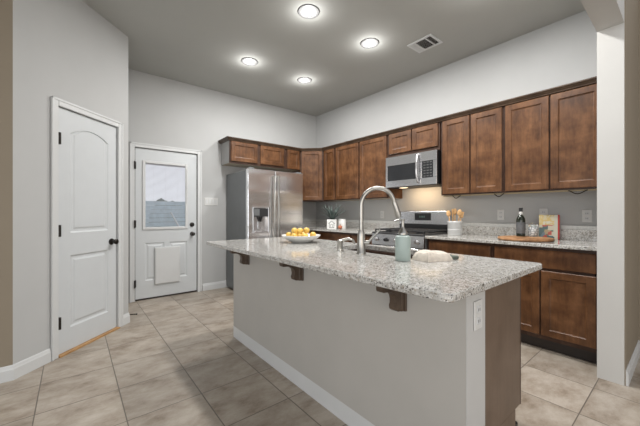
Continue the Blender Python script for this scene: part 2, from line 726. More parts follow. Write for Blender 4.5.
# out = right-hand side of travel
baseboard('baseboard_hall', [(-4.4, PLY), (PLX, PLY), on_pantry(PX0 - .064)])
baseboard('baseboard_pantry', [on_pantry(PX1 + .064), (PCX, PCY), (PCX, YB - .02)])
baseboard('baseboard_back', [(DX1 + .075, YB), (2.78, YB)])
baseboard('baseboard_front', [(XR, YJ0 - .006), (XJ + .012, YJ0 - .006)][::-1])


def casing(name, x0, x1, z1, loc, rotz, cw=CW, jamb=.10):
    b = MB()
    t = .016
    for (a, c, lo, hi) in ((x0 - cw, x0 - .002, 0, z1 + cw), (x1 + .002, x1 + cw, 0, z1 + cw), (x0 - .002, x1 + .002, z1 + .002, z1 + cw)):
        b.box(a, c, -t, 0, lo, hi, .004)
        b.box(a, c, 0, .001, lo, hi)
    # raised outer bead
    for (a, c, lo, hi) in ((x0 - cw, x0 - cw + .018, 0, z1 + cw), (x1 + cw - .018, x1 + cw, 0, z1 + cw), (x0 - cw, x1 + cw, z1 + cw - .018, z1 + cw)):
        b.box(a, c, -t - .005, -t + .004, lo, hi, .002)
    # jamb lining
    b.box(x0 - .010, x0 - .003, 0, jamb, 0, z1 + .009)
    b.box(x1 + .003, x1 + .010, 0, jamb, 0, z1 + .009)
    b.box(x0 - .010, x1 + .010, 0, jamb, z1 + .003, z1 + .009)
    o = b.build(name, M['white'], origin=False)
    o.location = loc
    o.rotation_euler = (0, 0, rotz)
    return struct(o)


casing('trim_1', PX0, PX1, PZ, (PLX, PLY, 0), A45)
casing('trim_2', DX0, DX1, DZ, (0, YB, 0), 0)

# ---- pantry door
dw = PX1 - PX0 - .006


def arch_panel(x0, x1, z0, z1, rise, n=12):
    pts = [(x0, z0), (x1, z0)]
    for i in range(n + 1):
        t = i / n
        pts.append((x1 + (x0 - x1) * t, z1 + rise * (1 - (2 * t - 1) ** 2)))
    return pts


up = arch_panel(.118, dw - .100, 1.00, 1.845, .065)
lowp = [(.118, .20), (dw - .100, .20), (dw - .100, .81), (.118, .81)]
pd = slab_mesh(dw, PZ - .002, .035, [up, lowp], z0=.014, inset=.013, rec=.009).build('door_1', M['door'], origin=False)
ox, oy = on_pantry(PX0 + .003)
pd.location = (ox + .008 * -s2, oy + .008 * s2, 0)
pd.rotation_euler = (0, 0, A45)
struct(pd, 'white two-panel pantry door with arched top panel, shut in the angled wall')


def knob_mesh(x, z, y0=0.):
    b = MB()
    rot = Matrix.Translation((x, y0, z)) @ Matrix.Rotation(R(90), 4, 'X')
    b.lathe([(0, 0), (.031, 0), (.031, .006), (.014, .010), (.011, .030), (.020, .036), (.027, .048), (.026, .060), (.015, .068), (0, .069)], 24, rot)
    return b


knob_mesh(dw - .065, .885, -.0005).build('door_knob', M['bronze'], pd, True)
for z in (1.775, 1.024, .272):
    hb = MB()
    hb.tube([(.006, -.020, z - .048), (.006, -.020, z + .048)], .0095, 10)
    hb.box(-.001, .020, -.014, -.0005, z - .046, z + .046)
    hb.build('hinge', M['bronze'], pd)
b = MB().prism([(PX0 - .003, -.03), (PX1 + .003, -.03), (PX1 + .003, .05), (PX0 - .003, .05)], 0, .012)
o = b.build('trim_3', M['threshold'], origin=False)
o.location = (PLX, PLY, 0)
o.rotation_euler = (0, 0, A45)
struct(o)

# ---- exterior door
ew = DX1 - DX0 - .006
EX = DX0 + .003
hole = [(.735 - EX, .965), (1.272 - EX, .965), (1.272 - EX, 1.850), (.735 - EX, 1.850)]
pl1 = [(.745 - EX, .255), (.985 - EX, .255), (.985 - EX, .762), (.745 - EX, .762)]
pl2 = [(1.045 - EX, .255), (1.285 - EX, .255), (1.285 - EX, .762), (1.045 - EX, .762)]
ed = slab_mesh(ew, DZ - .002, .044, [pl1, pl2], [hole], z0=.022, inset=.012, rec=.008).build('door_2', M['door'], origin=False)
ed.location = (EX, YB + .012, 0)
struct(ed, 'white half-glass back door with blinds and a flap panel, at the far end')
fr = MB()
x0, x1, z0, z1 = .716 - EX, 1.294 - EX, .940, 1.875
w_ = .036
for (a, c, lo, hi) in ((x0, x0 + w_, z0, z1), (x1 - w_, x1, z0, z1), (x0 + w_, x1 - w_, z0, z0 + w_), (x0 + w_, x1 - w_, z1 - w_, z1)):
    fr.box(a, c, -.014, -.0005, lo, hi, .004)
fr.build('glazing_frame', M['white'], ed)
box('window_pane', M['pane'], ed, hole[0][0] + .001, hole[1][0] - .001, .008, .011, .966, 1.849)
bl = MB()
z = .985
while z < 1.845:
    k0 = len(bl.bm.verts)
    bl.box(hole[0][0] + .006, hole[1][0] - .006, -.0055, .0055, -.0006, .0006)
    bl.bm.verts.ensure_lookup_table()
    for q in bl.bm.verts[k0:]:
        q.co = Matrix.Rotation(R(-16), 3, 'X') @ q.co + Vector((0, .0215, z))
    z += .0155
for xx in (.12, .27, .42):
    bl.box(hole[0][0] + xx - .0006, hole[0][0] + xx + .0006, .021, .022, .966, 1.849)
bl.box(hole[0][0] + .002, hole[1][0] - .002, .014, .030, 1.828, 1.849)
bl.build('mini_blind', M['blind'], ed)
sl = MB().box(x1 - .024, x1 - .012, -.021, -.0135, 1.30, 1.80, .002)
sl.build('blind_slider', M['white'], ed)
box('blind_slider_tab', M['white'], ed, x1 - .027, x1 - .009, -.028, -.0135, 1.52, 1.56, .002)
b = MB()
rot = Matrix.Translation((1.352 - EX, -.0005, .997)) @ Matrix.Rotation(R(90), 4, 'X')
b.lathe([(0, 0), (.032, 0), (.032, .010), (.026, .016), (.013, .018), (.011, .024), (0, .025)], 24, rot)
b.build('deadbolt', M['bronze'], ed, True)
knob_mesh(1.355 - EX, .862, -.0005).build('door_knob', M['bronze'], ed, True)
for z in (1.797, 1.022, .232):
    hb = MB()
    hb.tube([(-.006, -.034, z - .05), (-.006, -.034, z + .05)], .0095, 10)
    hb.box(-.012, -.001, -.034, -.029, z - .046, z + .046)
    hb.box(-.0025, .004, -.034, -.004, z - .046, z + .046)
    hb.box(-.0025, .013, -.004, -.0005, z - .046, z + .046)
    hb.build('hinge', M['bronze'], ed)
pf = MB()
pf.box(.862 - EX, 1.185 - EX, -.022, -.0005, .190, .695, .004)
pf.box(.872 - EX, 1.175 - EX, -.026, -.021, .200, .685, .002)
pf.build('flap_panel', M['white'], ed)
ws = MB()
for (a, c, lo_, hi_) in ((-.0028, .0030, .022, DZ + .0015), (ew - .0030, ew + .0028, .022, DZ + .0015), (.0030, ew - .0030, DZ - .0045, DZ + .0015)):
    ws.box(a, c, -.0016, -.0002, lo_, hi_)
ws.build('gap_shade_strip', M['kick'], ed)  # dark strip round the slab stands for the shade in the door gap
box('door_sweep', M['kick'], ed, .002, ew - .002, -.006, .040, .004, .0215)
box('strike_plate', M['bronze'], ed, ew - .003, ew + .001, .001, .02, .83, .895)

# door stop on the pantry return
ds = thing('door_stop', 'thin dark spring door stop on the baseboard beside the pantry corner', 'door stop', (PCX + .015, PCY + .11, .05))
MB().tube([(0, 0, 0), (.02, 0, 0), (.07, -.002, -.006)], .006, 8).build('spring', M['bronze'], ds)
MB().tube([(.07, -.002, -.006), (.082, -.0025, -.008)], .008, 8).build('rubber_tip', M['black'], ds)

# ================================================================== ceiling fixtures
def ceiling_lamp():
    t = thing('ceiling_light', '', 'ceiling light', (0, 0, H), 0, 'recessed ceiling lights')
    MB().lathe([(.095, -.006), (.100, -.006), (.104, 0)], 40).build('trim_rim', M['rim'], t, True)
    MB().lathe([(.076, -.008), (.094, -.006)], 40).build('trim_ring', M['diffuse_ring'], t, True)
    MB().lathe([(.076, -.008), (.0755, -.001), (.046, -.002)], 40).build('baffle', M['diffuse_ring'], t, True)
    MB().lathe([(.047, -.002), (.045, -.009), (.036, -.015), (.018, -.019), (0, -.020)], 32).build('lens', M['lens'], t, True)
    L = bpy.data.lights.new('ceiling_bulb', 'POINT')
    L.energy = HALO_W
    L.color = (1, .985, .965)
    L.shadow_soft_size = .04
    lo = bpy.data.objects.new('ceiling_bulb', L)
    C.collection.objects.link(lo)
    lo.parent = t
    lo.location = (0, 0, -.10)
    L = bpy.data.lights.new('ceiling_beam', 'AREA')
    L.shape = 'DISK'
    L.size = .15
    L.energy = LAMP_W
    L.color = (1, .985, .965)
    lo = bpy.data.objects.new('ceiling_beam', L)
    C.collection.objects.link(lo)
    lo.parent = t
    lo.location = (0, 0, -.024)
    return t


cl = ceiling_lamp()
spots = [((1.700, 2.255), 'largest round recessed light in view, left of the light by the air vent'),
         ((1.695, 3.462), 'round recessed light closest to the back door'),
         ((2.540, 2.250), 'round recessed light beside the ceiling air vent'),
         ((2.535, 3.460), 'round recessed light nearest the corner above the cabinets'),
         ((1.700, 1.050), 'round recessed light above the island\'s near end, over the top edge of the photo'),  # out-of-view pair added along the lamp grid to light the near end
         ((2.540, 1.050), 'round recessed light closest to the wide opening, over the top edge of the photo')]
for i, ((x, y), lab) in enumerate(spots):
    if i == 0:
        cl.location = (x, y, H)
        cl['label'] = lab
    else:
        dup(cl, (x, y, H), lab)

v = thing('air_vent', 'white rectangular ceiling air vent with dark louvers, near the right wall', 'air vent', (3.02, 1.87, H))
b = MB()
for (a, c, d, e) in ((-.122, .122, -.147, -.120), (-.122, .122, .120, .147), (-.122, -.095, -.120, .120), (.095, .122, -.120, .120)):
    b.box(a, c, d, e, -.010, 0, .002)
b.box(-.095, .095, -.070, -.058, -.009, 0)
b.box(-.095, .095, .055, .067, -.009, 0)
b.build('frame', M['white'], v)
box('duct_opening', M['kick'], v, -.096, .096, -.121, .121, -.0015, -.0002)


def slat_mesh(y0, y1, n, tilt):
    b = MB()
    for i in range(n):
        y = y0 + (y1 - y0) * (i + .5) / n
        bb = MB()
        vs0 = len(b.bm.verts)
        b.box(-.094, .094, -.0050, .0050, -.0005, .0005)
        b.bm.verts.ensure_lookup_table()
        rt = Matrix.Rotation(tilt, 3, 'X')
        for q in b.bm.verts[vs0:]:
            q.co = rt @ q.co + Vector((0, y, -.0055))
        bb.bm.free()
    return b


slat_mesh(-.119, -.071, 4, R(50)).build('louver_bank', M['plate'], v)
slat_mesh(-.057, .054, 8, R(50)).build('louver_bank', M['plate'], v)
slat_mesh(.068, .119, 6, R(-25)).build('louver_bank', M['white'], v)

# ================================================================== upper cabinets
UB, UT = 1.372, 2.250
XU, YU = XR - .330, YB - .330
RX = -PI / 2     # cabinets that face -X


def upper(label, loc, rotz, w, zb, doors, depth=.328, zt=UT, side=None, under='ply', dz=.012):
    t = thing('wall_cabinet', label, 'cabinet', (loc[0], loc[1], zb), rotz, 'dark wood wall cabinets')
    h = zt - zb
    box('cabinet_body', side or M['wood'], t, .0008, w - .0008, .020, depth - .002, .004, h)
    # face frame
    f = MB()
    fw = .035
    f.box(0.0008, w - .0008, 0, .020, h - fw, h)
    f.box(0.0008, w - .0008, 0, .020, 0, fw)
    f.box(0.0008, fw, 0, .020, fw, h - fw)
    f.box(w - fw, w - .0008, 0, .020, fw, h - fw)
    for (a, c) in zip(doors, doors[1:]):
        f.box(a[1] - .012, c[0] + .012, 0, .020, fw, h - fw)
    f.build('face_frame', M['wood_dark'], t)  # dark frame carries the shade of the gaps round the doors
    box('underside', M[under], t, .012, w - .012, .022, depth - .004, .0005, .0035)
    for a, c in doors:
        panel_door_mesh(c - a, h - .018 - dz, x=a, z=dz, y=-.0005).build('cabinet_door', M['wood'], t)
    return t


# back wall (left to right)
upper('short wide wall cabinet with two doors above the steel refrigerator', (1.783, YU), 0, .985, 1.905, [(.018, .448), (.500, .935)], side=M['side'], dz=.030)
upper('short narrow one-door wall cabinet between refrigerator cabinet and corner cabinet', (2.770, YU), 0, .292, 1.905, [(.015, .262)], dz=.004)
# diagonal corner cabinet
cc = thing('corner_cabinet', 'diagonal corner wall cabinet with a single tall door', 'cabinet', (3.067, YU, UB), 0, 'dark wood wall cabinets')
dl = math.hypot(XU - 3.067, YB - .610 - YU)
ang = math.atan2(YB - .610 - YU, XU - 3.067)
hh_ = UT - UB
pts = [(0, .002), (XU - 3.067, YB - .610 - YU + .0), (XR - 3.067 - .002, YB - .610 - YU), (XR - 3.067 - .002, .326), (.001, .326)]
inner = [(.004, .022), (XU - 3.067 + .012, YB - .61 - YU + .006), (XR - 3.067 - .002, YB - .610 - YU + .002), (XR - 3.067 - .002, .326), (.002, .326)]
MB().prism(inner, 0, hh_).build('cabinet_body', M['wood'], cc)
dm = panel_door_mesh(dl - .036, hh_ - .030, x=.018, z=.012, y=-.0005)
fmesh = MB().box(.003, dl - .003, 0, .012, 0, hh_)
for q in (dm, fmesh):
    bmesh.ops.rotate(q.bm, verts=q.bm.verts, cent=(0, 0, 0), matrix=Matrix.Rotation(ang, 3, 'Z'))
fmesh.build('face_frame', M['wood_dark'], cc)
dm.build('cabinet_door', M['wood'], cc)
# right wall; local x runs from the corner towards the camera
y0c = YB - .612
upper('narrow one-door wall cabinet right of the diagonal corner cabinet', (XU, y0c), RX, y0c - 3.700, UB, [(.030, .297)])
upper('two-door wall cabinet left of the microwave, above the potted plant', (XU, 3.698), RX, 3.698 - 2.632, UB, [(.014, .520), (.548, 1.048)])
upper('short two-door wall cabinet above the microwave', (XU, 2.630), RX, 2.630 - 1.874, 1.916, [(.022, .372), (.388, .736)], dz=.042)
upper('two-door wall cabinet right of the microwave, above the utensil crock', (XU, 1.857), RX, 1.857 - 1.190, UB, [(.022, .330), (.346, .653)])
upper('two-door wall cabinet nearest the opening, above the cookbook', (XU, 1.188), RX, 1.188 - .434, UB, [(.014, .371), (.383, .738)])

# crown moulding along all of them
cp = [(0, UT - .012), (.023, UT - .012), (.026, UT - .002), (.034, UT + .004), (.044, UT + .018), (.050, UT + .021), (.050, UT + .031), (0, UT + .031)]
path = [(1.781, YB - .003), (1.781, YU - .002), (3.067, YU - .002), (XU - .002, YB - .611), (XU - .002, .432)]
cpath = [Vector(p) for p in path]
# a plain top rail on each side keeps the moulding proud of the doors
tag(MB().sweep_profile(path, [(o_ , z_) for o_, z_ in cp]).build('crown_moulding', M['crown']),
    'dark stepped crown moulding running along the tops of the wall cabinets', 'moulding')

# thin under-cabinet cables
cables = [(1.86, 1.19, [(1.745, 1.651), (1.300, 1.205)], 'thin tan light strip with dark loose cable under the cabinet right of the microwave'),
          (1.185, .44, [(.690, .560)], 'thin tan light strip with a dark cable loop under the cabinet nearest the opening')]
for ya, yb, loops, lab in cables:
    t = thing('light_strip', lab, 'light strip', (XU + .055, (ya + yb) / 2, UB - .014), 0, 'light strips under the wall cabinets')
    MB().box(XU + .050, XU + .060, yb, ya, UB - .014, UB + .0002).build('strip', M['strip'], t, world=True)
    for la, lb in loops:
        ptsl = []
        for i in range(17):
            q = i / 16
            ptsl.append((XU + .046 - .01 * math.sin(PI * q), la + (lb - la) * q, UB - .006 - .030 * math.sin(PI * q) ** 1.5))
        MB().tube(ptsl, .005, 6).build('cable', M['cable'], t, world=True)

# ================================================================== base cabinets
XF, YF = XR - .600, YB - .600    # face-frame planes


def base(label, loc, rotz, w, drawers, doors, depth=.598):
    t = thing('base_cabinet', label, 'cabinet', (loc[0], loc[1], 0), rotz, 'dark wood base cabinets')
    box('cabinet_body', M['wood'], t, .0008, w - .0008, .020, depth - .002, .105, CTB - .0005)
    f = MB()
    fw = .034
    f.box(.0008, w - .0008, 0, .020, CTB - .036, CTB - .0005)
    f.box(.0008, w - .0008, 0, .020, .105, .135)
    f.box(.0008, w - .0008, 0, .020, .672, .712)
    f.box(.0008, fw, 0, .020, .135, CTB - .036)
    f.box(w - fw, w - .0008, 0, .020, .135, CTB - .036)
    for a, c in zip(doors, doors[1:]):
        f.box(a[1] - .01, c[0] + .01, 0, .020, .135, .672)
    f.build('face_frame', M['wood_dark'], t)
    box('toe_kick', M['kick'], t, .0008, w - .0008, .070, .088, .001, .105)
    for a, c in drawers:
        box('drawer_front', M['wood'], t, a, c, -.020, -.0005, .706, CTB - .026, .005)
    for a, c in doors:
        panel_door_mesh(c - a, .545, x=a, z=.140, y=-.0005).build('cabinet_door', M['wood'], t)
    return t


base('base cabinet between the range and the base cabinet nearest the opening', (XF, 1.872), RX, 1.872 - 1.184, [(.030, .665)], [(.030, .340), (.352, .665)])
base('base cabinet with one wide drawer over two doors, nearest the opening', (XF, 1.182), RX, 1.182 - .434, [(.012, .726)], [(.012, .366), (.376, .726)])
base('base cabinet left of the range, mostly behind the faucet', (XF, 4.026), RX, 4.026 - 2.640, [(.56, .95), (.975, 1.37)], [(.56, .95), (.975, 1.37)])
base('narrow base cabinet right of the steel refrigerator', (2.815, YF), 0, .258, [(.010, .248)], [(.010, .248)])

# countertops
ctr = thing('countertop', 'speckled granite countertop right of the range, under the cookbook', 'countertop', (3.35, 1.15, CTB))
b = MB().box(3.027, XR - .001, .431, 1.876, CTB, CT, .005, 2)
b.build('slab', M['granite'], ctr, world=True)
sb = MB().box(XR - .021, XR - .001, .431, 1.876, CT + .0003, 1.012)
sb.build('backsplash', M['granite'], ctr, world=True)
MB().box(XR - .022, XR - .001, .431, 1.876, 1.0122, 1.050, .003).build('backsplash_sheen_strip', M['edge_sheen'], ctr, world=True)  # strip painted paler as the sheen along the splash's top edge
ctl = thing('countertop', 'speckled granite corner countertop between the refrigerator and the range', 'countertop', (3.35, 4.0, CTB))
b = MB().prism([(3.027, 2.637), (XR - .001, 2.637), (XR - .001, YB - .001), (2.812, YB - .001), (2.812, YB - .650), (3.027, YB - .650)], CTB, CT)
bmesh.ops.bevel(b.bm, geom=list(b.bm.edges), offset=.004, segments=1, affect='EDGES')
b.build('slab', M['granite'], ctl, world=True)
for nm, mt_, z0_, z1_, dd in (('backsplash', 'granite', CT + .0003, 1.012, .021), ('backsplash_sheen_strip', 'edge_sheen', 1.0122, 1.050, .022)):
    b = MB().box(XR - dd, XR - .001, 2.637, YB - .0225, z0_, z1_)
    b.box(2.812, XR - .001, YB - dd, YB - .001, z0_, z1_)
    b.build(nm, M[mt_], ctl, world=True)

# ================================================================== refrigerator
FX0, FX1, FYF, FZ = 1.858, 2.788, 3.844, 1.782
f = thing('refrigerator', 'steel side-by-side refrigerator with a water dispenser in its left door', 'refrigerator', ((FX0 + FX1) / 2, 4.22, 0))
box('cabinet_body', M['fridge_side'], f, FX0, FX1, FYF + .075, YB - .025, .025, FZ - .015, .006, True)
box('base_grille', M['black'], f, FX0 + .01, FX1 - .01, FYF + .03, FYF + .074, .012, .095, .003, True)
xm = 2.287
ld = MB()
dx0, dx1, dz0, dz1 = 1.930, 2.184, .885, 1.253
# left door is built round the dispenser recess
ld.box(FX0, dx0, FYF, FYF + .070, .105, FZ, .006)
ld.box(dx1, xm - .003, FYF, FYF + .070, .105, FZ, .006)
ld.box(dx0 - .007, dx1 + .007, FYF + .0004, FYF + .070, dz1, FZ)
ld.box(dx0 - .007, dx1 + .007, FYF + .0004, FYF + .070, .105, dz0)
ld.box(dx0 - .007, dx1 + .007, FYF + .055, FYF + .070, dz0, dz1)
dL = ld.build('left_door', M['fridge'], f, world=True)
rd = MB().box(xm + .003, FX1, FYF, FYF + .070, .105, FZ, .008, 2)
dR = rd.build('right_door', M['fridge'], f, world=True)
# dispenser
dp = MB()
for (a, c, lo, hi) in ((dx0, dx0 + .014, dz0, dz1), (dx1 - .014, dx1, dz0, dz1), (dx0 + .014, dx1 - .014, dz1 - .014, dz1), (dx0 + .014, dx1 - .014, dz0, dz0 + .03)):
    dp.box(a, c, FYF - .006, FYF + .054, lo, hi, .003)
dp.box(dx0 + .014, dx1 - .014, FYF + .045, FYF + .054, dz0 + .03, dz1 - .014)
disp = dp.build('dispenser', M['steel_h'], f, world=True)


def sub(mb, name, mat, parent, root, smooth=False):
    """sub-part given in world coordinates under a part whose own origin is the root's"""
    bmesh.ops.translate(mb.bm, verts=mb.bm.verts, vec=-root.location)
    return mb.build(name, mat, parent, smooth)


sub(MB().box(dx0 + .020, dx1 - .020, FYF - .004, FYF + .040, 1.115, 1.232, .003), 'control_pad', M['iron'], disp, f)
sub(MB().box(dx0 + .016, dx0 + .10, FYF - .007, FYF - .0045, 1.130, 1.222, .001), 'button_panel', M['fridge_side'], disp, f)
nz = Matrix.Translation(((dx0 + dx1) / 2, FYF + .018, 1.05))
sub(MB().lathe([(0, 0), (.012, 0), (.030, .045), (.030, .064), (0, .064)], 18, nz), 'nozzle', M['black'], disp, f, True)
sub(MB().box((dx0 + dx1) / 2 - .035, (dx0 + dx1) / 2 + .035, FYF + .034, FYF + .0445, .935, 1.05, .006), 'paddle', M['steel'], disp, f)
for xx, d in ((xm - .036, dL), (xm + .036, dR)):
    b = MB()
    pts = []
    for i in range(17):
        t = i / 16
        pts.append((xx, FYF - .030 - .022 * math.sin(PI * t), .62 + 1.08 * t))
    b.tube([(xx, FYF - .001, .62)] + pts + [(xx, FYF - .001, 1.70)], .0125, 12)
    sub(b, 'handle', M['nickel'], d, f, True)
box('hinge_cover', M['fridge_side'], f, FX0 + .02, FX0 + .10, FYF + .02, FYF + .12, FZ + .0005, FZ + .018, .004, True)
box('hinge_cover', M['fridge_side'], f, FX1 - .10, FX1 - .02, FYF + .02, FYF + .12, FZ + .0005, FZ + .018, .004, True)
for xx in (FX0 + .06, FX1 - .06):
    for yy in (FYF + .12, YB - .10):
        MB().lathe([(0, .0005), (.022, .0005), (.022, .025), (0, .025)], 14, Matrix.Translation((xx, yy, 0))).build('foot', M['black'], f, world=True)

# ================================================================== microwave
MY0, MY1, MZ0, MZ1 = 1.882, 2.624, 1.508, 1.910
MXF = XU - .062
mw = thing('microwave', 'steel over-the-range microwave hung below the short cabinet', 'microwave', (MXF + .2, (MY0 + MY1) / 2, MZ0))
box('case', M['black'], mw, MXF + .022, XR - .004, MY0, MY1, MZ0 + .002, MZ1, .003, True)
d_ = MB()
yh = MY0 + .205       # split between door and control panel
for (a, c, lo, hi) in ((yh, MY1, MZ0, MZ0 + .085), (yh, MY1, MZ1 - .115, MZ1), (MY1 - .028, MY1, MZ0 + .085, MZ1 - .115), (yh, yh + .075, MZ0 + .085, MZ1 - .115)):
    d_.box(MXF, MXF + .021, a, c, lo, hi, .002)
md = d_.build('door', M['steel_h'], mw, world=True)
sub(MB().box(MXF + .004, MXF + .020, yh + .074, MY1 - .027, MZ0 + .084, MZ1 - .114), 'door_window', M['blackglass'], md, mw)
hp = []
for i in range(13):
    t = i / 12
    hp.append((MXF - .020 - .026 * math.sin(PI * t), yh + .035, MZ0 + .040 + .335 * t))
sub(MB().tube([(MXF + .001, yh + .035, MZ0 + .040)] + hp + [(MXF + .001, yh + .035, MZ0 + .375)], .014, 12), 'handle', M['steel'], md, mw, True)
cpn = MB()
for (a, c, lo, hi) in ((MY0, yh - .002, MZ0, MZ0 + .085), (MY0, yh - .002, MZ1 - .115, MZ1), (MY0, MY0 + .045, MZ0 + .085, MZ1 - .115), (yh - .012, yh - .002, MZ0 + .085, MZ1 - .115)):
    cpn.box(MXF, MXF + .021, a, c, lo, hi, .002)
cp_o = cpn.build('control_panel', M['steel_h'], mw, world=True)
sub(MB().box(MXF + .003, MXF + .020, MY0 + .044, yh - .011, MZ0 + .084, MZ1 - .114), 'keypad', M['blackglass'], cp_o, mw)
kb = MB()
for r_ in range(6):
    for c_ in range(3):
        kb.box(MXF + .0015, MXF + .0029, MY0 + .060 + c_ * .042, MY0 + .088 + c_ * .042, MZ0 + .098 + r_ * .033, MZ0 + .112 + r_ * .033)
sub(kb, 'buttons', M['keys'], cp_o, mw)
box('bottom_vent', M['iron'], mw, MXF + .03, XR - .02, MY0 + .02, MY1 - .02, MZ0 - .004, MZ0 + .001, .001, True)
box('lamp_lens', M['hoodlens'], mw, MXF + .11, MXF + .17, MY1 - .24, MY1 - .14, MZ0 - .007, MZ0 - .0045, .001, True)
L = bpy.data.lights.new('cooktop_lamp', 'AREA')
L.shape = 'RECTANGLE'
L.size, L.size_y = .10, .40
L.energy = HOOD_W
L.color = (1, .70, .40)
lo = bpy.data.objects.new('cooktop_lamp', L)
C.collection.objects.link(lo)
lo.parent = mw
lo.location = Vector((XR - .20, (MY0 + MY1) / 2, MZ0 - .055)) - mw.location
lo.rotation_euler = (0, R(-48), 0)

# ================================================================== range
GY0, GY1 = 1.880, 2.632
GXF = 3.010
g = thing('range', 'steel gas range with black grates, standing below the microwave', 'stove', (3.34, (GY0 + GY1) / 2, 0))
box('range_body', M['fridge_side'], g, GXF + .035, XR - .024, GY0, GY1, .03, .905, .003, True)
box('cooktop', M['iron'], g, GXF + .005, XR - .10, GY0, GY1, .9055, .925, .006, True)
bgd = MB().box(XR - .085, XR - .026, GY0, GY1, 1.015, 1.192, .008, 2)
bgo = bgd.build('backguard', M['steel_h'], g, world=True)
box('backguard_base', M['blackglass'], g, XR - .078, XR - .026, GY0 + .004, GY1 - .004, .9255, 1.0145, 0, True)
sub(MB().box(XR - .0885, XR - .0852, 2.135, 2.375, 1.070, 1.165, .001), 'clock_display', M['blackglass'], bgo, g)
ck = MB()
for q in range(4):
    ck.box(XR - .0892, XR - .0886, 2.225 + q * .022, 2.237 + q * .022, 1.105, 1.130)
sub(ck, 'clock_digits', M['clock'], bgo, g)
cpf = MB().prism([(GXF, .770), (GXF + .035, .765), (GXF + .035, .904), (GXF + .012, .904)], -GY1, -GY0, Matrix.Rotation(R(90), 4, 'X'))
cpo = cpf.build('control_panel', M['steel_h'], g, world=True)
for q in range(5):
    yy = GY0 + .085 + q * (GY1 - GY0 - .17) / 4
    km = Matrix.Translation((GXF + .004, yy, .838)) @ Matrix.Rotation(R(-95), 4, 'Y')
    sub(MB().lathe([(0, .001), (.026, .001), (.026, .006), (.021, .010), (.019, .032), (.016, .036), (0, .036)], 20, km), 'knob', M['black'] if q % 2 else M['steel'], cpo, g, True)
od = MB().box(GXF, GXF + .034, GY0 + .002, GY1 - .002, .225, .760, .005)
odo = od.build('oven_door', M['steel_h'], g, world=True)
sub(MB().box(GXF - .003, GXF - .0003, GY0 + .12, GY1 - .12, .33, .60, .001), 'oven_window', M['blackglass'], odo, g)
sub(MB().tube([(GXF - .0005, GY0 + .06, .70), (GXF - .045, GY0 + .06, .71), (GXF - .045, GY1 - .06, .71), (GXF - .0005, GY1 - .06, .70)], .011, 10), 'handle', M['steel'], odo, g)
box('storage_drawer', M['steel_h'], g, GXF, GXF + .034, GY0 + .002, GY1 - .002, .06, .215, .005, True)
for xx in (GXF + .08, XR - .10):
    for yy in (GY0 + .05, GY1 - .05):
        MB().lathe([(0, .0005), (.02, .0005), (.02, .0305), (0, .0305)], 12, Matrix.Translation((xx, yy, 0))).build('foot', M['black'], g, world=True)
for q in range(3):
    ya = GY0 + .015 + q * .242
    yb_ = ya + .238
    b = MB()
    zt = .962
    for yy in (ya, (ya + yb_) / 2 - .006, yb_ - .012):
        b.box(GXF + .05, XR - .12, yy, yy + .012, zt - .014, zt, .002)
    for xx in (GXF + .05, GXF + .17, GXF + .29, GXF + .41, XR - .132):
        b.box(xx, xx + .012, ya, yb_, zt - .014, zt, .002)
    for xx in (GXF + .05, XR - .132):
        for yy in (ya, yb_ - .012):
            b.box(xx, xx + .012, yy, yy + .012, .9255, zt - .012)
    b.build('grate', M['iron'], g, world=True)
for xx in (GXF + .16, GXF + .42):
    for yy in (GY0 + .15, (GY0 + GY1) / 2, GY1 - .15):
        MB().lathe([(0, .926), (.045, .926), (.045, .934), (.034, .936), (.034, .943), (0, .944)], 20, Matrix.Translation((xx, yy, 0))).build('burner', M['iron'], g, True, world=True)

# ================================================================== island
IX0, IX1, IXP = 1.174, 1.770, 1.338      # painted knee wall face, cabinet back, joint
IY0, IY1 = .547, 2.735
isl = thing('kitchen_island', 'long painted island base with dark corbels and a wood end panel', 'kitchen island', ((IX0 + IX1) / 2, (IY0 + IY1) / 2, 0))
box('knee_wall', M['knee'], isl, IX0, IXP, IY0 + .0035, IY1, 0.0005, CTB - .0005, 0, True)
eb = MB()
eb.box(IX0 + .002, IXP - .001, IY0, IY0 + .0033, 0.0005, CTB - .0005)
eb.box(IX0 - .004, IXP + .008, IY0 - .014, IY0 - .0002, CTB - .030, CTB - .0005, .003)
eb.build('end_board', M['post'], isl, world=True)
box('cabinet_body', M['wood'], isl, IXP + .0005, IX1 - .030, IY0 + .016, IY1, .205, CTB - .24, 0, True)
box('cabinet_rail', M['wood'], isl, IXP + .0005, IX1 - .030, IY0 + .016, .88, CTB - .2395, CTB - .0008, 0, True)
box('cabinet_rail', M['wood'], isl, IXP + .0005, IX1 - .030, 1.74, IY1, CTB - .2395, CTB - .0008, 0, True)
box('end_panel', M['wood_end'], isl, IXP + .001, IX1 - .018, IY0 + .002, IY0 + .0155, .205, CTB - .0008, .001, True)
box('end_panel_foot', M['wood_end'], isl, IXP + .001, IX1 - .083, IY0 + .002, IY0 + .0155, .0005, .2048, 0, True)
box('shoe_strip', M['black'], isl, IX1 - .0825, IX1 - .046, IY0 + .002, IY0 + .10, .0005, .130, .006, True)
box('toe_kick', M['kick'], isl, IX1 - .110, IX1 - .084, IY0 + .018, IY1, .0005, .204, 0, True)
box('face_frame', M['wood_dark'], isl, IX1 - .0175, IX1 - .0105, IY0 + .001, IY1, .205, CTB - .0008, 0, True)
yy = IY0 + .006
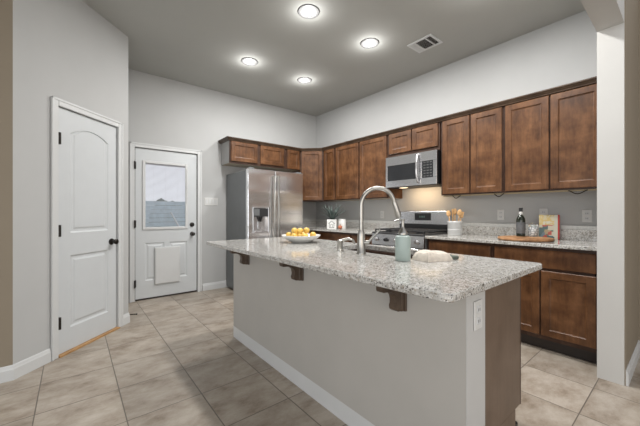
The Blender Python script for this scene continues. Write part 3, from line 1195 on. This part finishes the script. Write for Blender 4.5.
for w in (.44, .455, .455, .41, .40):
    dm = panel_door_mesh(w - .012, .455)
    q = dm.bm
    bmesh.ops.rotate(q, verts=q.verts, cent=(0, 0, 0), matrix=Matrix.Rotation(PI / 2, 3, 'Z'))
    bmesh.ops.translate(q, verts=q.verts, vec=(IX1 - .0100, yy, .215))
    dm.build('cabinet_door', M['wood'], isl, world=True)
    box('drawer_front', M['wood'], isl, IX1 - .0100, IX1 + .010, yy, yy + w - .012, .690, CTB - .022, .004, True)
    yy += w
bp = [(0, .0005), (.016, .0005), (.016, .072), (.012, .082), (.009, .096), (.005, .104), (0, .104)]
MB().sweep_profile([(IXP, IY1 + .0004), (IX0 - .0004, IY1 + .0004), (IX0 - .0004, IY0 + .012)][::1], [(-o_, z_) for o_, z_ in bp]).build('baseboard', M['white'], isl, world=True)


def corbel(y):
    """profile in x (towards -x from the knee wall) and z, thickness along y"""
    b = MB()
    z = CTB - .0008
    prof = [(-.030, 0), (-.158, 0), (-.158, -.044), (-.153, -.051), (-.126, -.052), (-.104, -.056), (-.084, -.065), (-.070, -.078), (-.065, -.098), (-.065, -.114), (-.071, -.128), (-.067, -.142), (-.056, -.150), (-.030, -.152)]
    mt = Matrix.Translation((IX0 - .0006, y, z)) @ Matrix.Rotation(R(90), 4, 'X')
    b.prism(prof, -.020, .020, mt)
    b.box(IX0 - .034, IX0 - .012, y - .023, y + .023, z - .155, z, .003)
    b.box(IX0 - .013, IX0 - .0006, y - .028, y + .028, z - .158, z, .003)
    return b


for y in (2.425, 1.637, .843):
    corbel(y).build('corbel', M['corbel'], isl, world=True)

# island top with sink cut-out
TX0, TX1, TY0, TY1 = .920, 1.868, .480, 2.760
SX0, SX1, SY0, SY1 = 1.478, 1.800, .930, 1.690
b = MB()
bm = b.bm


def rect(x0, x1, y0, y1, z, r=0., n=5):
    if not r:
        return [bm.verts.new((x, y, z)) for x, y in ((x0, y0), (x1, y0), (x1, y1), (x0, y1))]
    out = []
    for cx, cy, a0 in ((x0 + r, y0 + r, 180), (x1 - r, y0 + r, 270), (x1 - r, y1 - r, 0), (x0 + r, y1 - r, 90)):
        for i in range(n + 1):
            a = R(a0 + 90 * i / n)
            out.append(bm.verts.new((cx + r * math.cos(a), cy + r * math.sin(a), z)))
    return out


def ring_faces(a, c):
    n = len(a)
    for i in range(n):
        j = (i + 1) % n
        bm.faces.new((a[i], a[j], c[j], c[i]))


e = .004
rings = [rect(TX0 + e, TX1 - e, TY0 + e, TY1 - e, CTB, .028), rect(TX0, TX1, TY0, TY1, CTB + e, .03), rect(TX0, TX1, TY0, TY1, CT - e, .03), rect(TX0 + e, TX1 - e, TY0 + e, TY1 - e, CT, .028)]
for a, c in zip(rings, rings[1:]):
    ring_faces(a, c)
hole_t = rect(SX0, SX1, SY0, SY1, CT, .045)
hole_b = rect(SX0, SX1, SY0, SY1, CTB, .045)
ring_faces(hole_t, hole_b)


def fill(outer, hole):
    es = []
    for lp in (outer, hole):
        for i in range(len(lp)):
            a, c = lp[i], lp[(i + 1) % len(lp)]
            ed_ = bm.edges.get((a, c)) or bm.edges.new((a, c))
            es.append(ed_)
    bmesh.ops.triangle_fill(bm, use_beauty=True, use_dissolve=False, edges=es)


fill(rings[-1], hole_t)
fill(rings[0], hole_b)
tag(b.build('countertop', M['granite']), 'large speckled granite island top overhanging on corbels', 'countertop')

# sink basin
sk = thing('sink', 'steel undermount sink set in the island top behind the faucet', 'sink', ((SX0 + SX1) / 2, (SY0 + SY1) / 2, CTB - .215))
b = MB()
bm = b.bm
g1 = .006
rr = [rect(SX0 - .02, SX1 + .012, SY0 - .02, SY1 + .02, CTB - .001, .05), rect(SX0 - g1, SX1 + g1, SY0 - g1, SY1 + g1, CTB - .001, .05),
      rect(SX0 + .004, SX1 - .004, SY0 + .004, SY1 - .004, CTB - .19, .05), rect(SX0 + .03, SX1 - .03, SY0 + .03, SY1 - .03, CTB - .205, .04)]
for a, c in zip(rr, rr[1:]):
    ring_faces(a, c)
bm.faces.new(rr[-1])
sko = b.build('basin', M['steel_h'], sk, True, world=True)
MB().lathe([(0, .006), (.03, .006), (.045, .004), (.048, .0005)], 24, Matrix.Translation(((SX0 + SX1) / 2, (SY0 + SY1) / 2, CTB - .2045))).build('drain', M['steel'], sk, True, world=True)

# faucet
fx, fy = 1.402, 1.312
fc = thing('faucet', 'tall brushed nickel gooseneck faucet standing on the island top', 'faucet', (fx, fy, CT))
MB().lathe([(0, .0004), (.030, .0004), (.030, .006), (.026, .012), (.0245, .10), (.023, .125), (.017, .150), (0, .151)], 28).build('body', M['nickel'], fc, True)
dv = Vector((.85, -.53, 0)).normalized()
path = [Vector((0, 0, .14)), Vector((0, 0, .22)), Vector((0, 0, .305))]
rad = .109
for i in range(1, 17):
    a = R(180 - 168 * i / 16)
    path.append(dv * (rad + rad * math.cos(a)) + Vector((0, 0, .305 + rad * math.sin(a))))
MB().tube(path, .0135, 16).build('spout', M['nickel'], fc, True)
tip = path[-1]
tdir = (path[-1] - path[-2]).normalized()
hpth = [tip, tip + tdir * .012, tip + tdir * .045, tip + tdir * .085, tip + tdir * .105]
MB().tube(hpth, [.0145, .0165, .0175, .020, .018], 16).build('spray_head', M['nickel'], fc, True)
hd = Vector((.55, -.83, 0)).normalized()
pz = Vector((0, 0, .072))
MB().tube([pz + hd * .02, pz + hd * .050], .0135, 14).tube([pz + hd * .044, pz + hd * .060 + Vector((0, 0, .022)), pz + hd * .118 + Vector((0, 0, .082))], [.008, .0075, .0065], 10).build('lever', M['nickel'], fc, True)

# deck soap pump
sp = thing('soap_dispenser', 'small nickel deck-mounted soap pump left of the faucet', 'soap dispenser', (1.395, 1.500, CT))
MB().lathe([(0, .0004), (.024, .0004), (.024, .006), (.019, .010), (.018, .055), (.020, .058), (.020, .070), (.012, .078), (0, .079)], 22).build('body', M['nickel'], sp, True)
d2 = Vector((.80, -.60, 0)).normalized()
MB().tube([Vector((0, 0, .062)), Vector((0, 0, .076)) + d2 * .03, Vector((0, 0, .082)) + d2 * .06, Vector((0, 0, .072)) + d2 * .088, Vector((0, 0, .050)) + d2 * .10], [.012, .011, .010, .009, .008], 10).build('spout', M['nickel'], sp, True)

# sage soap bottle
sbx = thing('soap_bottle', 'sage green pump bottle standing on the island top right of the faucet', 'bottle', (1.385, .990, CT))
MB().lathe([(0, .0004), (.039, .0004), (.041, .004), (.041, .120), (.039, .130), (.030, .136), (.018, .139), (0, .140)], 32).build('bottle_body', M['teal'], sbx, True)
MB().lathe([(.0, .1402), (.026, .1402), (.026, .150), (.020, .160), (.011, .172), (.0075, .182), (.0075, .212), (.012, .214), (.013, .224), (0, .226)], 20).tube([(0, 0, .219), (-.020, .014, .221), (-.036, .026, .212)], [.006, .005, .004], 8).build('pump', M['nickel'], sbx, True)

# folded towel by the sink
tw = thing('hand_towel', 'crumpled cream towel with a dark stripe, by the soap bottle', 'towel', (1.545, .893, CT), R(-14))
b = MB()
n, m_ = 34, 24
L_, W_ = .185, .13
grid = []
for i in range(n + 1):
    row = []
    for j in range(m_ + 1):
        u, vv = i / n, j / m_
        x = (u - .5) * L_ - .022
        y = (vv - .5) * W_
        edge = min(1, min(u / .10, (1 - u) / .30), min(vv, 1 - vv) / .16)
        edge = math.sin(edge * PI / 2) ** .8
        z = .004 + edge * (.034 + .010 * math.sin(PI * (.9 - u)) + .004 * math.sin(u * 9 + vv * 5) + .003 * math.sin(vv * 13 + u * 4))
        row.append(b.bm.verts.new((x + .006 * math.sin(vv * 8), y + .008 * math.sin(u * 7), z)))
    grid.append(row)
lowr = [[b.bm.verts.new((v_.co.x, v_.co.y, .0006)) for v_ in row] for row in grid]
for i in range(n):
    for j in range(m_):
        b.bm.faces.new((grid[i][j], grid[i + 1][j], grid[i + 1][j + 1], grid[i][j + 1]))
        b.bm.faces.new((lowr[i][j], lowr[i][j + 1], lowr[i + 1][j + 1], lowr[i + 1][j]))
for i in range(n):
    b.bm.faces.new((grid[i][0], lowr[i][0], lowr[i + 1][0], grid[i + 1][0]))
    b.bm.faces.new((grid[i][m_], grid[i + 1][m_], lowr[i + 1][m_], lowr[i][m_]))
for j in range(m_):
    b.bm.faces.new((grid[0][j], grid[0][j + 1], lowr[0][j + 1], lowr[0][j]))
    b.bm.faces.new((grid[n][j], lowr[n][j], lowr[n][j + 1], grid[n][j + 1]))
b.build('cloth', M['towel'], tw, True)
b = MB()
b.box(.074, .128, -.050, .045, .0008, .020, .006, 2)
b.build('dark_stripe', M['stripe'], tw, True)

# fruit bowl
bx, by = 1.545, 2.160
bw = thing('fruit_bowl', 'wide white shallow bowl heaped with lemons on the island top', 'bowl', (bx, by, CT))
MB().lathe([(0, .0004), (.075, .0004), (.080, .004), (.110, .016), (.150, .040), (.170, .060), (.172, .063), (.168, .064), (.148, .046), (.108, .024), (.075, .012), (0, .010)], 48).build('bowl_body', M['ceramic'], bw, True)


def lemon(label, loc, ang, tilt):
    t = thing('lemon', label, 'fruit', (bx + loc[0], by + loc[1], CT + loc[2]), ang, 'lemons in the white bowl')
    prof = []
    for i in range(15):
        a = PI * i / 14
        r = .027 * math.sin(a) ** .9 if 0 < i < 14 else 0
        z = -.031 * math.cos(a)
        if i in (0, 14):
            z *= 1.16
        prof.append((r, z))
    rm = Matrix.Rotation(tilt, 4, 'Y')
    MB().lathe(prof, 18, rm).build('skin', M['lemon'], t, True)
    MB().lathe([(0, .0355), (.005, .0355), (.004, .039), (0, .0395)], 8, rm).build('stem_end', M['stem'], t)
    return t


lem = [('lemon lying against the left rim of the white bowl', (-.078, .068, .060)),
       ('lemon at front left of the pile, below the top left lemon', (-.085, -.015, .054)),
       ('lemon at the front middle of the pile in the bowl', (-.026, -.086, .055)),
       ('lemon lying against the right rim of the white bowl', (.082, -.064, .063)),
       ('lemon at the front right, left of the rim lemon', (.022, -.034, .050)),
       ('lemon at the back of the pile in the bowl', (.070, .055, .058)),
       ('lemon at the back left behind the top left lemon', (-.005, .095, .058)),
       ('lemon sunk in the middle of the pile', (-.012, .010, .050)),
       ('lemon heaped on top at the left of the pile', (-.050, .030, .100)),
       ('lemon heaped on top at the right of the pile', (.052, -.010, .100)),
       ('lemon heaped on top between the other two', (.000, .020, .096))]
for i, (lab, loc) in enumerate(lem):
    lemon(lab, loc, random.uniform(0, 6.28), random.uniform(1.1, 1.9))

# outlet on the island end, wall outlets, switches
def outlet(label, loc, rotz, w=.070, h=.115, rockers=0):
    t = thing('switch_plate' if rockers else 'outlet', label, 'switch' if rockers else 'outlet', loc, rotz, 'wall plates')
    box('cover_plate', M['plate'], t, -w / 2, w / 2, -.006, -.0004, -h / 2, h / 2, .002)
    if rockers:
        for i in range(rockers):
            x = (i - (rockers - 1) / 2) * .046
            box('rocker', M['white'], t, x - .016, x + .016, -.0095, -.0062, -.033, .033, .001)
    else:
        for z in (-.028, .018):
            s_ = MB().box(-.017, .017, -.008, -.0062, z - .008, z + .018, .002).build('socket', M['white'], t)
            MB().box(-.008, -.005, -.0085, -.0081, z - .001, z + .010).box(.005, .008, -.0085, -.0081, z - .001, z + .010).build('slots', M['slot'], s_)
    return t


outlet('white outlet on the white end of the island', (1.262, IY0 - .0002, .762), 0)
outlet('white outlet above the backsplash left of the bottle, near the crock', (XR, 1.339, 1.148), RX)
outlet('white outlet partly hidden behind the cookbook', (XR, .945, 1.155), RX)
outlet('white outlet right of the cookbook, closest to the opening', (XR, .612, 1.142), RX)
outlet('white outlet left of the range, behind the faucet spout', (XR, 3.00, 1.140), RX)
outlet('wide white switch plate between the back door and the refrigerator', (1.628, YB, 1.340), 0, .205, .115, 4)

# ================================================================== things on the right counter
# utensil crock
cr = thing('utensil_crock', 'pale round crock holding wooden spoons beside the range', 'crock', (3.40, 1.722, CT))
MB().lathe([(0, .0004), (.072, .0004), (.076, .006), (.076, .135), (.080, .140), (.080, .158), (.077, .162), (.071, .162), (.070, .150), (.068, .012), (0, .010)], 36).build('crock_body', M['crock'], cr, True)
MB().lathe([(.0765, .058), (.0785, .062), (.0785, .068), (.0765, .072)], 36).build('band', M['crock'], cr, True)
ut = [('wooden spoon leaning left in the crock, nearest the range', (-.010, .038, .02), (-.012, .070, .262), 0),
      ('wooden spoon standing tall at the crock\'s back', (.030, .010, .02), (.040, .020, .285), 0),
      ('flat wooden spatula in the middle of the crock', (-.022, .004, .02), (-.035, .010, .285), 1),
      ('wooden spoon leaning right in the crock', (-.006, -.030, .02), (-.010, -.062, .272), 0),
      ('flat wooden spatula leaning far right in the crock', (.024, -.030, .02), (.032, -.066, .255), 1)]
for lab, a, c, kind in ut:
    t = thing('wooden_spatula' if kind else 'wooden_spoon', lab, 'utensil', (3.40, 1.722, CT), 0, 'wooden utensils in the crock')
    a, c = Vector(a), Vector(c)
    d = (c - a).normalized()
    MB().tube([a, c - d * .05], .006, 8).build('handle', M['spoonwood'], t, True)
    rm = d.to_track_quat('Z', 'Y').to_matrix()
    fl = Matrix.Rotation(R(-50), 3, 'Z')
    hb = MB()
    if kind:
        hb.box(-.024, .024, -.004, .004, -.04, .03, .003)
        for q in hb.bm.verts:
            q.co = rm @ (fl @ q.co) + c - d * .015
    else:
        hb.sphere(.030, (0, 0, 0), .85, .28, 1.25, 14)
        for q in hb.bm.verts:
            q.co = rm @ (fl @ q.co) + c - d * .015
    hb.build('head', M['spoonwood'], t, True)

# round board
tb = thing('serving_board', 'round rustic wooden board under the dark bottle', 'board', (3.285, .990, CT))
b = MB()
prof = [(0, .0004), (.200, .0004), (.218, .006), (.222, .016), (.216, .026), (.205, .028), (0, .028)]
b.lathe(prof, 56)
for q in b.bm.verts:
    a = math.atan2(q.co.y, q.co.x)
    k = 1 + .018 * math.sin(3 * a + .6) + .012 * math.sin(7 * a + 2) + .008 * math.sin(13 * a)
    q.co.x *= k
    q.co.y *= k
b.build('board', M['olive'], tb, True)

# bottle
bt = thing('oil_bottle', 'dark glass bottle with grey label standing on the round board', 'bottle', (3.375, 1.052, CT + .0284))
MB().lathe([(0, 0), (.034, 0), (.038, .004), (.038, .155), (.034, .178), (.020, .200), (.0145, .212), (.0140, .238), (0, .239)], 30).build('glass_body', M['bottle'], bt, True)
MB().lathe([(.0385, .030), (.0387, .032), (.0387, .135), (.0385, .137)], 30).build('label_band', M['label'], bt, True)
MB().lathe([(.0150, .212), (.0155, .214), (.0155, .236), (.0150, .238)], 24).build('neck_band', M['plate'], bt, True)
MB().lathe([(0, .2395), (.0165, .2395), (.0165, .274), (.015, .277), (0, .277)], 24).build('cap', M['black'], bt, True)

# patterned jar
pj = thing('glass_jar', 'pale patterned jar with clear lid between the bottle and the cookbook', 'jar', (3.425, .966, CT + .0284))
MB().lathe([(0, 0), (.036, 0), (.039, .004), (.039, .085), (.036, .092), (.033, .092), (.033, .010), (0, .008)], 28).build('jar_body', M['pattern'], pj, True)
MB().lathe([(0, .0925), (.036, .0925), (.036, .115), (.028, .120), (.010, .122), (.012, .135), (0, .138)], 28).build('lid', M['jar'], pj, True)

# cookbook
ca, cb_ = Vector((3.568, .955)), Vector((3.606, .800))
ax = (cb_ - ca)
bwid = ax.length
bk = thing('cookbook', 'cookbook with colourful cover and red spine, propped by the backsplash', 'book', (ca.x, ca.y, CT + .0004), math.atan2(ax.y, ax.x))
box('cover', M['cover'], bk, 0, bwid - .014, -.0005, .0025, 0, .236)
box('pages', M['pageside'], bk, .003, bwid - .015, .0027, .0225, .003, .232)
box('back_cover', M['red'], bk, 0, bwid - .014, .0227, .0255, 0, .236)
box('spine', M['red'], bk, bwid - .0138, bwid, -.0008, .0257, 0, .237, .002)

# ================================================================== things on the corner counter
pb = thing('planter', 'white square planter with a black house outline, holding a spiky plant', 'planter', (3.205, 3.625, CT), R(-50))
b = MB()
s_ = .076
for a in (0,):
    b.box(-s_, s_, -s_, s_, .0004, .150, .006, 2)
b.build('planter_body', M['ceramic'], pb)
em = MB()
y_ = -s_ - .0012


def stroke(p, q, w=.007):
    p, q = Vector(p), Vector(q)
    d = (q - p)
    nrm = Vector((-d.y, d.x)).normalized() * w / 2
    pts = [p - nrm, q - nrm, q + nrm, p + nrm]
    em.prism([(a.x, a.y) for a in pts], 0, .0009, Matrix.Translation((0, y_ + .0009, 0)) @ Matrix.Rotation(R(90), 4, 'X'))


stroke((-.040, .024), (.040, .024))
stroke((-.037, .024), (-.037, .090))
stroke((.037, .024), (.037, .090))
stroke((-.048, .084), (.0, .126))
stroke((.048, .084), (.0, .126))
stroke((-.016, .024), (-.016, .070), .005)
stroke((.016, .024), (.016, .070), .005)
stroke((-.016, .070), (.016, .070), .005)
em.build('house_emblem', M['black'], pb)
box('soil', M['kick'], pb, -s_ + .01, s_ - .01, -s_ + .01, s_ - .01, .1495, .152)
lf = MB()
for i in range(34):
    a = 2 * PI * i / 34 * 3.4 + random.uniform(-.2, .2)
    lean = random.uniform(.2, .95)
    Ln = random.uniform(.19, .31)
    d = Vector((math.cos(a) * math.sin(lean), math.sin(a) * math.sin(lean), math.cos(lean)))
    side = Vector((-math.sin(a), math.cos(a), 0))
    basep = Vector((math.cos(a) * .015, math.sin(a) * .015, .150))
    th = d.cross(side).normalized() * .004
    prev = None
    for k in range(7):
        t = k / 6
        w = .020 * (math.sin(PI * min(1, .25 + t * .75)) ** .7) * (1 - t ** 3) + .0006
        c = basep + d * Ln * t + Vector((0, 0, -.05 * t * t * math.sin(lean)))
        cur = [lf.bm.verts.new(c + side * w), lf.bm.verts.new(c + th), lf.bm.verts.new(c - side * w), lf.bm.verts.new(c - th)]
        if prev:
            for q in range(4):
                lf.bm.faces.new((prev[q], prev[(q + 1) % 4], cur[(q + 1) % 4], cur[q]))
        else:
            lf.bm.faces.new(cur[::-1])
        prev = cur
    lf.bm.faces.new(prev)
lf.build('foliage', M['leaf'], pb, True)
cn = thing('canister', 'plain white round canister right of the square planter', 'canister', (3.325, 3.525, CT))
MB().lathe([(0, .0004), (.058, .0004), (.062, .005), (.062, .130), (.058, .136), (0, .136)], 30).build('canister_body', M['ceramic'], cn, True)
MB().lathe([(0, .1363), (.060, .1363), (.060, .150), (.050, .156), (0, .157)], 30).build('lid', M['ceramic'], cn, True)
og = thing('pumpkin', 'small orange pumpkin in front of the white canister', 'pumpkin', (3.240, 3.480, CT))
b = MB().sphere(.036, (0, 0, .030), 1, 1, .82, 20)
for q in b.bm.verts:
    a = math.atan2(q.co.y, q.co.x)
    k = 1 - .07 * abs(math.cos(3.5 * a))
    q.co.x *= k
    q.co.y *= k
b.build('pumpkin_body', M['orange'], og, True)
MB().tube([(0, 0, .055), (.003, 0, .070), (.008, 0, .078)], [.006, .005, .004], 8).build('stem', M['stem'], og)

# ================================================================== outdoors, beyond the back door
GZ = -.15
struct(MB().box(-12, 16, YB + .145, YB + 30, GZ - .2, GZ).build('ground', M['ground']))
FY = YB + 8.0
fn = thing('fence', 'weathered grey board fence outside, beyond the back door\'s glass', 'fence', (1.5, FY, GZ))
b = MB()
for i in range(11):
    b.box(-9, 9, -.012, .012, .02 + i * .158, .02 + i * .158 + .150)
b.build('boards', M['fence'], fn)
for i in range(9):
    box('post', M['fence'], fn, -8.8 + i * 2.2 - .05, -8.8 + i * 2.2 + .05, -.11, -.0125, 0, 1.76)
pole = tag(MB().tube([(3.30, FY - 1.3, GZ), (2.87, FY - .16, 1.17)], .03, 10).build('pole', M['white']),
           'pale pole leaning on the fence outside the back door', 'pole')


def tree(label, loc, r):
    t = thing('tree', label, 'tree', (loc[0], loc[1], GZ), 0, 'trees beyond the fence')
    MB().tube([(0, 0, 0), (0, 0, r)], [.12, .08], 8).build('trunk', M['wood_dark'], t)
    b = MB()
    ret = bmesh.ops.create_icosphere(b.bm, subdivisions=3, radius=1)
    for q in ret['verts']:
        c = q.co.copy()
        k = 1 + .16 * math.sin(5 * c.x + loc[0]) * math.sin(4 * c.y + 1) + .12 * math.sin(9 * c.z + 3 * c.x) + random.uniform(-.06, .06)
        q.co = Vector((c.x * r * .80, c.y * r * .8, c.z * r * .75)) * k + Vector((0, 0, r * 1.1))
    b.build('crown', M['tree'], t)


for i, (x, r) in enumerate(((1.75, .99), (3.50, 1.0), (5.40, .99))):
    tree(['dark tree top beyond the fence at the left edge of the door glass', 'dark tree top beyond the fence in the middle of the door glass',
          'dark tree top beyond the fence at the right edge of the door glass'][i], (x, FY + 3.4), r)
